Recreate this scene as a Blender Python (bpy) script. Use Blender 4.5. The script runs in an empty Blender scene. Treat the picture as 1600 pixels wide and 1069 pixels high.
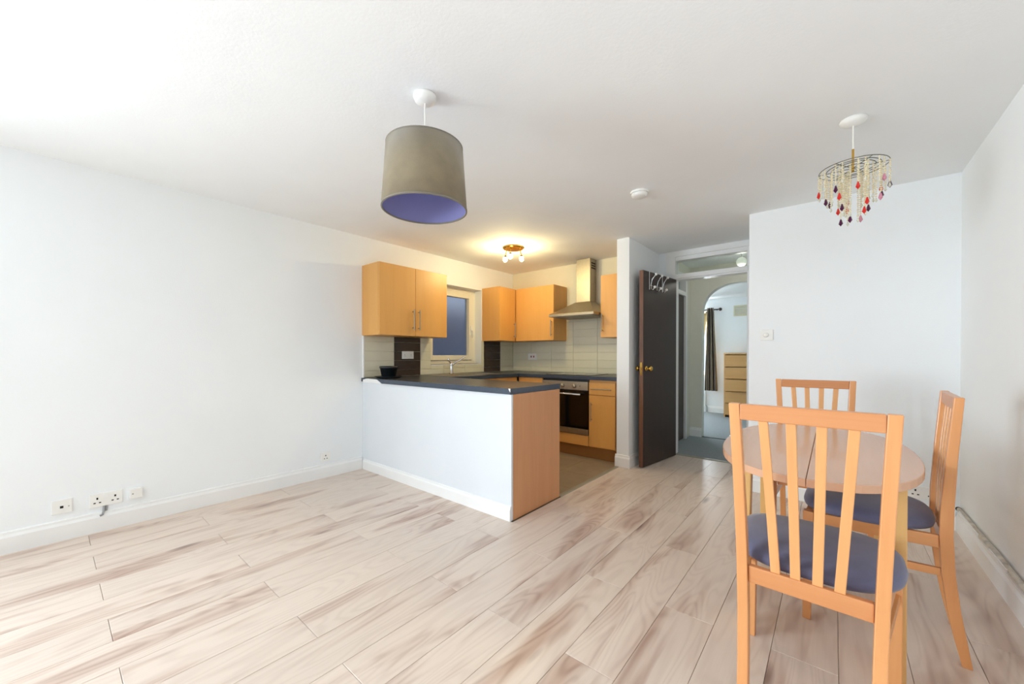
import bpy, bmesh, math, random
from mathutils import Vector, Matrix
random.seed(7)
PI = math.pi
SC = bpy.context.scene
COL = SC.collection

# ------------------------------------------------------------------ camera
F, CY, YAW, PITCH, ROLL, CAMH = 604.37, 558.675, 0.693, -0.0055, 0.0012, 1.13
fwd = Vector((-math.sin(YAW), math.cos(YAW), 0)); rgt = Vector((math.cos(YAW), math.sin(YAW), 0)); upv = Vector((0, 0, 1))
f2 = fwd*math.cos(PITCH) + upv*math.sin(PITCH); u2 = upv*math.cos(PITCH) - fwd*math.sin(PITCH)
r2 = rgt*math.cos(ROLL) + u2*math.sin(ROLL); u3 = u2*math.cos(ROLL) - rgt*math.sin(ROLL)
cd = bpy.data.cameras.new('camera'); cam = bpy.data.objects.new('camera', cd); COL.objects.link(cam)
cd.sensor_fit = 'HORIZONTAL'; cd.sensor_width = 36; cd.lens = F/1600*36; cd.shift_y = (CY-534.5)/1600; cd.clip_start = 0.02
m = Matrix((r2, u3, -f2)).transposed().to_4x4(); m.translation = (0, 0, CAMH); cam.matrix_world = m
SC.camera = cam

# ------------------------------------------------------------------ world, daylight, exposure
SC.view_settings.view_transform = 'Standard'; SC.view_settings.look = 'None'; SC.view_settings.gamma = 1
SC.view_settings.use_curve_mapping = False; SC.view_settings.exposure = 0.0
try:
    SC.cycles.max_bounces = 14; SC.cycles.diffuse_bounces = 9; SC.cycles.glossy_bounces = 5; SC.cycles.transmission_bounces = 8
    SC.cycles.sample_clamp_indirect = 6; SC.cycles.caustics_reflective = False; SC.cycles.caustics_refractive = True
except Exception:
    pass
W = bpy.data.worlds.new('sky'); SC.world = W; W.use_nodes = True
W.node_tree.nodes['Background'].inputs[0].default_value = (0.80, 0.89, 1.0, 1)
W.node_tree.nodes['Background'].inputs[1].default_value = 1.1

def area(name, loc, target, sx, sy, e, col, spread=PI):
    l = bpy.data.lights.new(name, 'AREA'); l.shape = 'RECTANGLE'; l.size = sx; l.size_y = sy; l.energy = e; l.color = col; l.spread = spread
    o = bpy.data.objects.new(name, l); COL.objects.link(o); o.location = loc
    o.rotation_euler = (Vector(target)-Vector(loc)).to_track_quat('-Z', 'Y').to_euler(); return o
def point(name, loc, e, col, r=0.02):
    l = bpy.data.lights.new(name, 'POINT'); l.energy = e; l.color = col; l.shadow_soft_size = r
    o = bpy.data.objects.new(name, l); COL.objects.link(o); o.location = loc; return o
# area light in the unseen window added to the wall behind the camera
area('added_rear_daylight', (-.25, -4.05, 1.3), (-.25, 2, 1.3), 1.5, 1.8, 7, (0.82, 0.92, 1.0))
# area light in an added, unseen side window further back along the socket wall
area('added_side_daylight', (-3.90, -2.35, 1.25), (.3, 1.6, .9), 2.2, 1.7, 144, (0.82, 0.92, 1.0), math.radians(125))
# daylight entering through the bedroom window
area('bedroom_daylight', (-2.45, 8.75, 1.35), (-1.9, 6, 1.0), 0.95, 1.3, 180, (0.86, 0.94, 1.0))

# ------------------------------------------------------------------ materials
def lin(c):
    return tuple(((v/255)/12.92 if v/255 <= .04045 else ((v/255+.055)/1.055)**2.4) for v in c) + (1,)
class NT:
    def __init__(s, name):
        s.m = bpy.data.materials.new(name); s.m.use_nodes = True; s.t = s.m.node_tree; s.n = s.t.nodes
        s.b = s.n['Principled BSDF']
    def add(s, t, **k):
        n = s.n.new(t)
        for a, v in k.items(): setattr(n, a, v)
        return n
    def l(s, a, b): s.t.links.new(a, b)
    def val(s, sock, v):
        if hasattr(v, 'is_linked') or hasattr(v, 'links'): s.l(v, sock)
        else: sock.default_value = v
    def math(s, op, a, b=0.0, clamp=False):
        n = s.add('ShaderNodeMath', operation=op, use_clamp=clamp); s.val(n.inputs[0], a); s.val(n.inputs[1], b); return n.outputs[0]
    def mix(s, f, a, b, mode='MIX'):
        n = s.add('ShaderNodeMix', data_type='RGBA', blend_type=mode); s.val(n.inputs[0], f); s.val(n.inputs[6], a); s.val(n.inputs[7], b); return n.outputs[2]
    def noise(s, vec, scale, detail=2, rough=.5, dist=0):
        n = s.add('ShaderNodeTexNoise'); s.l(vec, n.inputs['Vector']); n.inputs['Scale'].default_value = scale
        n.inputs['Detail'].default_value = detail; n.inputs['Roughness'].default_value = rough; n.inputs['Distortion'].default_value = dist; return n.outputs['Fac']
    def ramp(s, f, stops):
        n = s.add('ShaderNodeValToRGB'); s.l(f, n.inputs[0]); e = n.color_ramp.elements
        e[0].position, e[0].color = stops[0]; e[1].position, e[1].color = stops[-1]
        for p, c in stops[1:-1]:
            x = e.new(p); x.color = c
        return n.outputs[0]
    def coord(s, scale=(1, 1, 1), rnd=0.0):
        tc = s.add('ShaderNodeTexCoord'); v = tc.outputs['Object']
        if rnd:
            oi = s.add('ShaderNodeObjectInfo'); w = s.add('ShaderNodeVectorMath', operation='SCALE'); w.inputs[0].default_value = (17, 31, 23)
            s.l(oi.outputs['Random'], w.inputs['Scale']); a = s.add('ShaderNodeVectorMath', operation='ADD'); s.l(v, a.inputs[0]); s.l(w.outputs[0], a.inputs[1]); v = a.outputs[0]
        mp = s.add('ShaderNodeVectorMath', operation='MULTIPLY'); s.l(v, mp.inputs[0]); mp.inputs[1].default_value = scale
        return mp.outputs[0]
    def bump(s, h, strength, dist=.01):
        n = s.add('ShaderNodeBump'); n.inputs['Strength'].default_value = strength; n.inputs['Distance'].default_value = dist; s.l(h, n.inputs['Height']); s.l(n.outputs[0], s.b.inputs['Normal'])
def plain(name, rgb, rough=.5, metal=0, spec=.5, var=.04, scale=8, bump=0, bscale=60, emis=None, trans=0, alpha=1, coat=0, sheen=0):
    t = NT(name); b = t.b
    b.inputs['Roughness'].default_value = rough; b.inputs['Metallic'].default_value = metal; b.inputs['Specular IOR Level'].default_value = spec
    c = lin(rgb); v = t.coord(); n = t.noise(v, scale, 3)
    hi = tuple(min(1, x*(1+var)) for x in c[:3])+(1,); lo = tuple(x*(1-var) for x in c[:3])+(1,)
    t.l(t.ramp(n, [(.3, lo), (.7, hi)]), b.inputs['Base Color'])
    if bump: t.bump(t.noise(v, bscale, 3), bump)
    if emis: b.inputs['Emission Color'].default_value = lin(emis[0]); b.inputs['Emission Strength'].default_value = emis[1]
    b.inputs['Transmission Weight'].default_value = trans; b.inputs['Alpha'].default_value = alpha; b.inputs['Coat Weight'].default_value = coat
    b.inputs['Sheen Weight'].default_value = sheen
    return t.m
def wood(name, light, dark, axis=2, freq=14, rough=.4, amount=.5, coat=0, fine=.25):
    """straight-grained timber; axis = grain direction in object space"""
    t = NT(name); sc = [freq]*3; sc[axis] = freq*.07
    v = t.coord(tuple(sc), 1); n = t.noise(v, 1.0, 4, .55, .5)
    sc2 = [freq*7]*3; sc2[axis] = freq*.4
    n2 = t.noise(t.coord(tuple(sc2), 1), 1.0, 2)
    f = t.math('ADD', t.math('MULTIPLY', n, 1-fine), t.math('MULTIPLY', n2, fine))
    t.l(t.ramp(f, [(.5-amount*.5, lin(light)), (.5+amount*.5, lin(dark))]), t.b.inputs['Base Color'])
    t.b.inputs['Roughness'].default_value = rough; t.b.inputs['Coat Weight'].default_value = coat
    return t.m
def plank_mat():
    t = NT('laminate_oak')
    v = t.coord((1, .16, 1), 1)
    n1 = t.noise(v, 6.0, 1.5, .4, .9)                       # cathedral figure
    vor = t.add('ShaderNodeTexVoronoi'); t.l(t.coord((4.6, 1.15, 1), 1), vor.inputs['Vector']); vor.inputs['Scale'].default_value = 1.0
    vd = vor.outputs['Distance']
    ph = t.math('ADD', t.math('MULTIPLY', n1, 70.0), t.math('MULTIPLY', vd, 26.0))
    rings = t.math('POWER', t.math('ADD', t.math('MULTIPLY', t.math('SINE', ph), .5), .5), 2.0)
    n2 = t.noise(t.coord((1, .12, 1), 1), 8.0, 2.5, .55, .45)    # dark streaks
    near = t.math('SUBTRACT', 1.0, t.math('MULTIPLY', vd, 1.9), True)   # the figure darkens around a knot
    n3 = t.noise(t.coord((1, .03, 1), 1), 170, 2)           # fibre
    knot = t.math('POWER', t.math('SUBTRACT', 1.0, t.math('MULTIPLY', vd, 9.0), True), .8)
    streak = t.ramp(t.math('ADD', n2, t.math('MULTIPLY', near, .13)), [(.54, (0, 0, 0, 1)), (.76, (1, 1, 1, 1))])
    c = t.mix(streak, lin((226, 210, 196)), lin((192, 163, 147)))
    c = t.mix(t.math('MULTIPLY', rings, t.math('ADD', t.math('MULTIPLY', streak, .5), .12)), c, lin((158, 128, 113)))
    c = t.mix(t.math('MULTIPLY', n3, .14), c, lin((162, 138, 122)))
    c = t.mix(t.math('MULTIPLY', knot, .85), c, lin((112, 86, 76)))
    oi = t.add('ShaderNodeObjectInfo'); tone = t.math('ADD', t.math('MULTIPLY', oi.outputs['Random'], .06), .96)
    hs = t.add('ShaderNodeHueSaturation'); t.l(c, hs.inputs['Color']); t.l(tone, hs.inputs['Value'])
    t.l(hs.outputs[0], t.b.inputs['Base Color']); t.b.inputs['Roughness'].default_value = .36
    t.bump(n3, .06, .002); return t.m
def stripe_mat():
    t = NT('curtain_stripe'); tc = t.add('ShaderNodeTexCoord'); sx = t.add('ShaderNodeSeparateXYZ'); t.l(tc.outputs['UV'], sx.inputs[0])
    fr = t.math('FRACT', t.math('MULTIPLY', sx.outputs[0], 3.0))
    n = t.add('ShaderNodeValToRGB'); n.color_ramp.interpolation = 'CONSTANT'; t.l(fr, n.inputs[0]); e = n.color_ramp.elements
    e[0].position = 0; e[0].color = lin((66, 56, 54)); e[1].position = .3; e[1].color = lin((196, 186, 165))
    for p, c in [(.45, (105, 88, 84)), (.62, (50, 42, 42)), (.8, (160, 148, 112)), (.92, (84, 68, 66))]:
        x = e.new(p); x.color = lin(c)
    t.l(n.outputs[0], t.b.inputs['Base Color']); t.b.inputs['Roughness'].default_value = .85; return t.m
def glass_mat(name, rgb, rough, trans, ior=1.45):
    t = NT(name); t.b.inputs['Roughness'].default_value = rough; t.b.inputs['Transmission Weight'].default_value = trans; t.b.inputs['IOR'].default_value = ior
    n = t.noise(t.coord(), 40, 2); a = lin(rgb)
    t.l(t.ramp(n, [(.3, tuple(x*.97 for x in a[:3])+(1,)), (.7, a)]), t.b.inputs['Base Color']); return t.m

M = {}
M['wall'] = plain('white_wall_paint', (239, 243, 245), .6, var=.012, scale=2, bump=.05, bscale=130, spec=.25)
M['ceil'] = plain('white_ceiling_paint', (242, 245, 246), .8, var=.01, scale=3, bump=.06, bscale=85, spec=.2)
M['gloss_white'] = plain('white_gloss_paint', (238, 239, 238), .35, var=.01)
M['panel'] = plain('white_panel_paint', (222, 227, 232), .5, var=.012, scale=3, spec=.3)
M['kwall'] = plain('cream_kitchen_paint', (228, 223, 200), .6, var=.012, bump=.05, bscale=130)
M['hallwall'] = plain('hall_paint', (222, 221, 208), .7, var=.015)
M['plank'] = plank_mat()
M['joint'] = plain('plank_joint', (150, 126, 108), .8)
M['ktile'] = plain('grey_brown_floor_tile', (150, 134, 112), .4, var=.09, scale=6)
M['grout'] = plain('tile_grout', (128, 116, 96), .9)
M['wtile'] = plain('cream_wall_tile', (222, 219, 196), .22, var=.02)
M['wgrout'] = plain('cream_grout', (214, 210, 188), .8)
M['btile'] = plain('brown_wall_tile', (58, 42, 34), .25, var=.1)
M['carpet'] = plain('grey_carpet', (150, 157, 160), .95, var=.08, scale=60, bump=.3, bscale=240, spec=.1)
M['kwood'] = wood('honey_maple_laminate', (230, 175, 100), (216, 157, 82), 2, 9, .38, .7)
M['kwoodx'] = wood('honey_maple_laminate_flat', (228, 173, 98), (214, 155, 80), 0, 9, .38, .7)
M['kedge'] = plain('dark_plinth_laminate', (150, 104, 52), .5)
M['endpanel'] = wood('beech_end_panel', (212, 158, 114), (194, 136, 92), 2, 10, .4, .7)
M['chair'] = wood('beech_chair', (224, 162, 106), (204, 136, 80), 2, 16, .34, .8, .15)
M['chairx'] = wood('beech_chair_rail', (214, 150, 98), (190, 122, 72), 0, 16, .34, .8, .15)
M['chairy'] = wood('beech_chair_side', (224, 162, 104), (204, 136, 80), 1, 16, .34, .8, .15)
M['slat'] = wood('beech_slat', (228, 172, 114), (208, 144, 86), 2, 18, .34, .8, .15)
M['ttop'] = wood('table_top_beech', (217, 172, 140), (202, 152, 118), 1, 9, .26, .8, .2)
M['tleg'] = wood('table_leg_beech', (226, 182, 118), (214, 164, 96), 2, 12, .36, .8)
M['chest'] = wood('oak_chest_veneer', (216, 168, 106), (198, 146, 84), 0, 12, .45, .7)
M['cush'] = plain('blue_grey_seat_fabric', (88, 90, 118), .7, var=.06, scale=25, bump=.12, bscale=500, sheen=.3)
M['worktop'] = plain('charcoal_worktop', (56, 58, 60), .33, var=.18, scale=220)
M['wedge'] = plain('worktop_edge_sheen', (62, 72, 86), .22, var=.1, scale=120)  # bluish reflection on the dark edge is put into the base colour
M['steel'] = plain('brushed_steel', (172, 164, 146), .46, 1, var=.05, scale=50)
M['chrome'] = plain('chrome', (215, 215, 215), .12, 1, var=.02)
M['blackglass'] = plain('black_oven_glass', (10, 10, 11), .06, var=.1)
M['black'] = plain('black_plastic', (28, 34, 38), .4, var=.1)
M['dark'] = plain('dark_gap', (24, 20, 18), .8)
M['doorwood'] = wood('dark_brown_door', (60, 38, 29), (36, 22, 17), 2, 12, .38, .8, 0)
M['dooredge'] = wood('worn_door_edge', (150, 104, 76), (84, 52, 38), 2, 14, .45, .5)
M['brass'] = plain('brass', (214, 172, 84), .18, 1, var=.05)
M['plastic'] = plain('white_plastic', (240, 240, 236), .35, var=.01)
M['grille'] = plain('cream_vent_plastic', (214, 208, 180), .5)
M['suede'] = plain('taupe_suede', (136, 124, 102), .95, var=.09, scale=14, bump=.1, bscale=200, sheen=.3, spec=.1)
M['lilac'] = plain('lilac_shade_lining', (126, 128, 182), .8, var=.03)
M['taupe'] = plain('grey_trim', (124, 118, 106), .8)
M['cable'] = plain('grey_cable', (150, 152, 154), .5)
M['cord'] = plain('white_cord', (232, 230, 222), .5)
M['wire'] = plain('dull_wire', (120, 120, 108), .35, .9)
M['bead'] = plain('clear_gold_bead', (250, 240, 206), .12, var=.03, trans=.2)
M['drop_purple'] = plain('purple_crystal', (82, 22, 66), .06, trans=.2)
M['drop_red'] = plain('red_crystal', (226, 46, 40), .06, trans=.2)
M['drop_pink'] = plain('pink_crystal', (232, 160, 180), .06, trans=.4)
M['drop_clear'] = plain('clear_crystal', (240, 240, 222), .06, trans=.4)
M['bulb'] = plain('lit_bulb', (255, 236, 196), .3, emis=((255, 226, 170), 40))
M['frost'] = glass_mat('frosted_glass', (176, 190, 210), .42, .95)
M['pane'] = glass_mat('clear_glass', (236, 242, 238), .0, 1.0, 1.1)
M['lightwell'] = plain('blue_grey_outside_wall', (96, 112, 138), .9, var=.06)
M['pvc'] = plain('cream_pvc', (240, 234, 214), .35, var=.01)
M['stripe'] = stripe_mat()
M['tan'] = plain('tan_curtain', (206, 182, 132), .9, var=.05)
M['paper'] = plain('paper_globe', (236, 240, 230), .8, emis=((240, 244, 226), .35))  # faint glow added to the globe
M['pipe'] = plain('peeling_pipe_paint', (196, 190, 176), .5, var=.3, scale=18)
M['red'] = plain('red_switch', (150, 40, 34), .4)
M['strip'] = plain('aluminium_strip', (160, 156, 140), .5, .2)

# ------------------------------------------------------------------ mesh helpers
class MB:
    def __init__(s): s.v = []; s.f = []; s.uv = None
    def add(s, vs, fs):
        o = len(s.v); s.v += [tuple(v) for v in vs]; s.f += [tuple(i+o for i in f) for f in fs]; return s
    def box(s, x0, x1, y0, y1, z0, z1):
        x0, x1 = sorted((x0, x1)); y0, y1 = sorted((y0, y1)); z0, z1 = sorted((z0, z1))
        return s.hexa([(x0, y0), (x1, y0), (x1, y1), (x0, y1)], z0, z1)
    def hexa(s, poly, z0, z1, top=None):
        """prism of an xy polygon (counter-clockwise)"""
        n = len(poly); top = top or poly
        vs = [(p[0], p[1], z0) for p in poly] + [(p[0], p[1], z1) for p in top]
        fs = [tuple(range(n-1, -1, -1)), tuple(range(n, 2*n))] + [(i, (i+1) % n, n+(i+1) % n, n+i) for i in range(n)]
        return s.add(vs, fs)
    def prism(s, poly, a, b, axes):
        """extrude a 2-D polygon along the third axis; axes e.g. 'yzx' = polygon in yz, extruded in x"""
        ix = ['xyz'.index(c) for c in axes]; n = len(poly); vs = []
        for d in (a, b):
            for p in poly:
                q = [0, 0, 0]; q[ix[0]] = p[0]; q[ix[1]] = p[1]; q[ix[2]] = d; vs.append(q)
        return s.add(vs, [tuple(range(n-1, -1, -1)), tuple(range(n, 2*n))] + [(i, (i+1) % n, n+(i+1) % n, n+i) for i in range(n)])
    def tube(s, pts, r, n=10, cap=True):
        pts = [Vector(p) for p in pts]; rs = r if isinstance(r, (list, tuple)) else [r]*len(pts); rings = []
        up = None
        for i, p in enumerate(pts):
            d = (pts[min(i+1, len(pts)-1)] - pts[max(i-1, 0)]).normalized()
            if up is None: up = Vector((0, 0, 1)) if abs(d.z) < .9 else Vector((1, 0, 0))
            a = d.cross(up).normalized(); b = a.cross(d).normalized(); up = b
            rings.append([p + (a*math.cos(2*PI*k/n) + b*math.sin(2*PI*k/n))*rs[i] for k in range(n)])
        vs = [v for q in rings for v in q]; fs = []
        for i in range(len(pts)-1):
            for k in range(n):
                fs.append((i*n+k, i*n+(k+1) % n, (i+1)*n+(k+1) % n, (i+1)*n+k))
        if cap: fs += [tuple(range(n-1, -1, -1)), tuple((len(pts)-1)*n+k for k in range(n))]
        return s.add(vs, fs)
    def lathe(s, prof, c=(0, 0, 0), n=32, axis='z', close=False):
        """prof: list of (radius, height)"""
        vs = []; fs = []
        for r, h in prof:
            for k in range(n):
                a = 2*PI*k/n; x, y = r*math.cos(a), r*math.sin(a)
                q = {'z': (x, y, h), 'x': (h, x, y), 'y': (y, h, x)}[axis]
                vs.append((q[0]+c[0], q[1]+c[1], q[2]+c[2]))
        m = len(prof)
        for i in range(m-1 if not close else m):
            j = (i+1) % m
            for k in range(n): fs.append((i*n+k, i*n+(k+1) % n, j*n+(k+1) % n, j*n+k))
        if not close:
            if prof[0][0] > 1e-6: fs.append(tuple(range(n-1, -1, -1)))
            if prof[-1][0] > 1e-6: fs.append(tuple((m-1)*n+k for k in range(n)))
        return s.add(vs, fs)
    def ball(s, c, r, n=12, m=8, sz=1.0):
        return s.lathe([(max(1e-7, r*math.sin(PI*i/m)), -r*sz*math.cos(PI*i/m)) for i in range(m+1)], c, n)
def obj(name, mb, mat, parent=None, bevel=0, smooth=False, local=False, seg=2, label=None):
    off = Vector((0, 0, 0))
    if parent is not None and not local:
        p = parent
        while p is not None: off += Vector(p.location); p = p.parent
    me = bpy.data.meshes.new(name)
    me.from_pydata([tuple(Vector(v)-off) for v in mb.v], [], mb.f)
    bm = bmesh.new(); bm.from_mesh(me); bmesh.ops.remove_doubles(bm, verts=bm.verts, dist=1e-6); bmesh.ops.recalc_face_normals(bm, faces=bm.faces); bm.to_mesh(me); bm.free()
    me.materials.append(M[mat] if isinstance(mat, str) else mat)
    o = bpy.data.objects.new(name, me); COL.objects.link(o)
    if parent is not None: o.parent = parent
    if smooth:
        for p in me.polygons: p.use_smooth = True
    if bevel:
        b = o.modifiers.new('bevel', 'BEVEL'); b.width = bevel; b.segments = seg; b.limit_method = 'ANGLE'; b.angle_limit = math.radians(50)
    if label: o['label'] = label
    return o
def thing(name, label, cat, loc=(0, 0, 0), rotz=0, group=None):
    o = bpy.data.objects.new(name, None); COL.objects.link(o); o.location = loc; o.rotation_euler = (0, 0, rotz); o.empty_display_size = .1
    o['label'] = label; o['category'] = cat
    if group: o['group'] = group
    return o
def tag(o, label, cat, group=None):
    o['label'] = label; o['category'] = cat
    if group: o['group'] = group
    return o
def struct(name, mb, mat, label=None, cat=None, **k):
    o = obj(name, mb, mat, **k); o['kind'] = 'structure'
    if label: o['label'] = label
    if cat: o['category'] = cat
    return o
def sthing(name, label, cat, loc=(0, 0, 0)):
    o = thing(name, label, cat, loc); o['kind'] = 'structure'; return o
def B(*a): return MB().box(*a)
def copy_tree(o, parent=None):
    c = o.copy(); COL.objects.link(c)
    if parent is not None: c.parent = parent
    for ch in list(o.children): copy_tree(ch, c)
    return c

# ------------------------------------------------------------------ room dimensions (metres; camera stands over the origin)
XL, XR, YR, YK, H = -3.615, 0.632, 3.765, 4.37, 2.312
YB = -3.8                      # wall behind the camera
PX0, PX1, PY = -1.70, -1.571, 3.722
XW, YD = -0.545, 4.58          # corner of the alcove, plane of the door frame
YP, YP2, XP = 2.003, 2.624, -1.679
WO = (2.86, 3.711, 1.021, 1.992)   # kitchen window opening y0 y1 z0 z1

# ---- floors
fl = struct('floor', B(XL, XR, YB, 4.62, -.05, -.012), 'joint', 'pale oak laminate plank floor of the living room', 'floor')
xb = []
x = -0.98
while x > XL: x -= .2
while x < XR: xb.append(x); x += .2
pm = {}
for i, x0 in enumerate(xb):
    x1 = x0+.2; even = round((x0+1.18)/.2) % 2 == 0
    base = .165 if even else .69
    y = base - 1.09*5
    while y < 4.6:
        y0, y1 = max(y, YB), min(y+1.09, 4.6); y += 1.09
        got = []
        for (ra, rb, rc, rd) in ((XL, XR, YB, YP+.012), (XP+.012, XR, YP+.012, PY-.02), (PX1, XR, PY-.02, YR), (PX1, XW, YR, 4.6)):
            xa, xc, ya, yb = max(x0, ra), min(x1, rb), max(y0, rc), min(y1, rd)
            if xc-xa < .01 or yb-ya < .012: continue
            if got and abs(got[-1][0]-xa) < 1e-6 and abs(got[-1][1]-xc) < 1e-6 and abs(got[-1][3]-ya) < 1e-6: got[-1][3] = yb
            else: got.append([xa, xc, ya, yb])
        for xa, xc, ya, yb in got:
            w, L = xc-xa, yb-ya; key = (round(w, 3), round(L, 3))
            if key not in pm:
                o = obj('plank', B(-w/2+.0007, w/2-.0007, -L/2+.0007, L/2-.0007, -.011, 0), 'plank', fl, .0012, local=True, seg=1); pm[key] = o
            else:
                o = pm[key].copy(); COL.objects.link(o)
            o.location = ((xa+xc)/2, (ya+yb)/2, 0)
kf = struct('floor', B(XL, XP+.01, YP+.02, YK, -.05, -.009), 'grout', 'grey brown tiled kitchen floor behind the peninsula', 'floor')
tm = {}
ys = [2.05, 2.45, 2.85, 3.25, 3.65, 4.05, 4.37]; xs = [-3.615, -3.26, -2.86, -2.46, -2.06, -1.705]
for i in range(len(xs)-1):
    for j in range(len(ys)-1):
        o = obj('tile', B(xs[i]+.002, xs[i+1]-.002, ys[j]+.002, ys[j+1]-.002, -.009, 0), 'ktile', kf, .001, seg=1)
struct('trim_1', MB().prism([(XP-.03, 0), (XP-.02, .004), (XP+.008, .004), (XP+.016, 0)], YP2, PY-.02, 'xzy'), 'strip', 'metal strip between kitchen tiles and laminate floor', 'floor strip')
hf = struct('floor', B(-3.4, 1.0, 4.62, 8.5, -.05, .002), 'carpet', 'grey carpet of the hallway and far bedroom', 'floor')
struct('trim_2', MB().prism([(4.575, 0), (4.585, .006), (4.625, .006), (4.64, 0)], -1.39, -.68, 'yzx'), 'strip', 'metal threshold strip under the open brown door', 'floor strip')
struct('trim_3', MB().prism([(5.80, .002), (5.81, .007), (5.83, .007), (5.84, .002)], -1.40, -.5, 'yzx'), 'dark', 'dark carpet joint strip under the hallway arch', 'floor strip')

# ---- ceilings
struct('ceiling', B(XL-.25, XR+.2, YB-.2, 4.72, H, H+.1), 'ceil', 'white stippled ceiling of living room and kitchen', 'ceiling')
struct('ceiling', B(-3.4, 1.0, 4.72, 5.86, 2.36, 2.46), 'ceil', 'white hallway ceiling beyond the open door', 'ceiling')
struct('ceiling', B(-3.4, 1.0, 5.86, 8.5, 2.25, 2.35), 'ceil', 'white bedroom ceiling beyond the arch', 'ceiling')

# ---- walls
SW = (-3.5, -1.2, .35, 2.18)
wl = MB(); wl.box(XL-.25, XL, YB-.2, SW[0], 0, H); wl.box(XL-.25, XL, SW[1], WO[0], 0, H); wl.box(XL-.25, XL, SW[0], SW[1], 0, SW[2]); wl.box(XL-.25, XL, SW[0], SW[1], SW[3], H); wl.box(XL-.25, XL, WO[1], YK+.12, 0, H); wl.box(XL-.25, XL, WO[0], WO[1], 0, WO[2]); wl.box(XL-.25, XL, WO[0], WO[1], WO[3], H)
wall_left = struct('wall_left', wl, 'wall', 'long white wall with sockets running into the kitchen', 'wall')
wall_kit = struct('wall_kitchen', B(XL, PX0, YK, YK+.12, 0, H), 'kwall', 'back wall of the kitchen with cooker hood and cream tiles', 'wall')
struct('wall_partition', B(PX0, PX1, PY, YD+.02, 0, H), 'wall', 'white partition end between kitchen and open brown door', 'wall')
struct('wall_alcove', MB().box(PX1, -1.49, YD, YD+.12, 0, H).box(-.59, XW, YD, YD+.12, 0, H), 'wall', 'narrow wall pieces either side of the white door frame', 'wall')
struct('wall_front', MB().box(XW, XR+.15, YR, YR+.95, 0, H), 'wall', 'white wall behind the dining table', 'wall')
struct('wall_right', B(XR, XR+.15, YB-.2, YR, 0, H), 'wall', 'white side wall with the low pipe beside the dining table', 'wall')
RW = (-1.05, .5, .35, 2.22)
struct('wall_rear', MB().box(XL, RW[0], YB-.2, YB, 0, H).box(RW[1], XR, YB-.2, YB, 0, H).box(RW[0], RW[1], YB-.2, YB, 0, RW[2]).box(RW[0], RW[1], YB-.2, YB, RW[3], H), 'wall', 'wall behind the viewer with an added window', 'wall')
# hall and bedroom shell
hl = MB(); hl.box(-1.67, -1.55, 4.70, 4.94, 0, 2.36); hl.box(-1.67, -1.55, 5.58, 5.80, 0, 2.36); hl.box(-1.67, -1.55, 4.94, 5.58, 2.22, 2.36)
struct('wall_hall_left', hl, 'hallwall', 'hallway wall holding the second dark door', 'wall')
aw = MB(); acx, aw_, z0, rz = -.95, .45, 1.71, .39
def archpts(n=24):
    return [(acx+aw_*math.copysign(abs(math.cos(t))**(2/2.25), math.cos(t)), z0+rz*math.sin(t)**(2/2.25)) for t in [PI*k/n for k in range(n+1)]]
ap = archpts()
aw.box(-1.55, acx-aw_, 5.80, 5.92, 0, 2.36); aw.box(acx+aw_, 1.0, 5.80, 5.92, 0, 2.36)
for k in range(len(ap)-1):
    (xa, za), (xb_, zb) = ap[k], ap[k+1]
    if xa-xb_ > 1e-5: aw.prism([(xb_, zb), (xa, za), (xa, 2.36), (xb_, 2.36)], 5.80, 5.92, 'xzy')
struct('wall_arch', aw, 'hallwall', 'hallway wall with the round arched opening', 'wall')
bw = (-2.95, -1.93, .75, 2.02)
wb = MB(); wb.box(-3.4, bw[0], 8.45, 8.6, 0, 2.25); wb.box(bw[1], 1.0, 8.45, 8.6, 0, 2.25); wb.box(bw[0], bw[1], 8.45, 8.6, 0, bw[2]); wb.box(bw[0], bw[1], 8.45, 8.6, bw[3], 2.25)
struct('wall_bedroom', wb, 'wall', 'far white bedroom wall with curtain, vent and chest of drawers', 'wall')
struct('wall_bedroom_left', B(-3.5, -3.4, 5.0, 8.6, 0, 2.36), 'wall')
struct('wall_bedroom_right', B(1.0, 1.1, 4.7, 8.6, 0, 2.36), 'wall')
struct('wall_hall_rear', B(-3.4, -1.67, 5.80, 5.92, 0, 2.36), 'wall')
# unseen light well wall, height and colour shaped to grade the frosted pane
struct('wall_outside', B(XL-1.45, XL-1.25, 1.6, 5.2, -.5, 1.9), 'lightwell', 'unseen outside wall shaped to grade the light in the frosted kitchen window', 'wall')

# ---- skirting boards
def skirt(name, a, b, axis, face, sgn, h=.125, label=None, t=.018):
    prof = [(face, 0), (face+sgn*t, 0), (face+sgn*t, h*.74), (face+sgn*t*.55, h*.86), (face+sgn*t*.5, h*.96), (face, h)]
    o = struct(name, MB().prism(prof, a, b, 'xzy' if axis == 'y' else 'yzx'), 'gloss_white', label, 'skirting board'); return o
skirt('baseboard_left', YB, YP, 'y', XL, 1, label='white skirting board along the long socket wall')
skirt('baseboard_right', YB, YR, 'y', XR, -1, label='white skirting board under the low pipe')
skirt('baseboard_front', XW, XR-.018, 'x', YR, -1, label='white skirting board behind the dining table')
skirt('baseboard_peninsula', XL+.018, XP-.004, 'x', YP+.016, -1, .10, 'white skirting along the peninsula half wall', .014)
skirt('baseboard_partition', PX0-.012, PX1+.016, 'x', PY, -1, label='white skirting around the partition end')
skirt('baseboard_alcove', PY, YD, 'y', PX1, 1, label='white skirting behind the open brown door', t=.014)
skirt('baseboard_bedroom', -3.4, -1.56, 'x', 8.45, -1, label='white skirting along the far bedroom wall')
skirt('baseboard_arch', -1.55, acx-aw_, 'x', 5.80, -1, label='white skirting left of the hallway arch')

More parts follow.
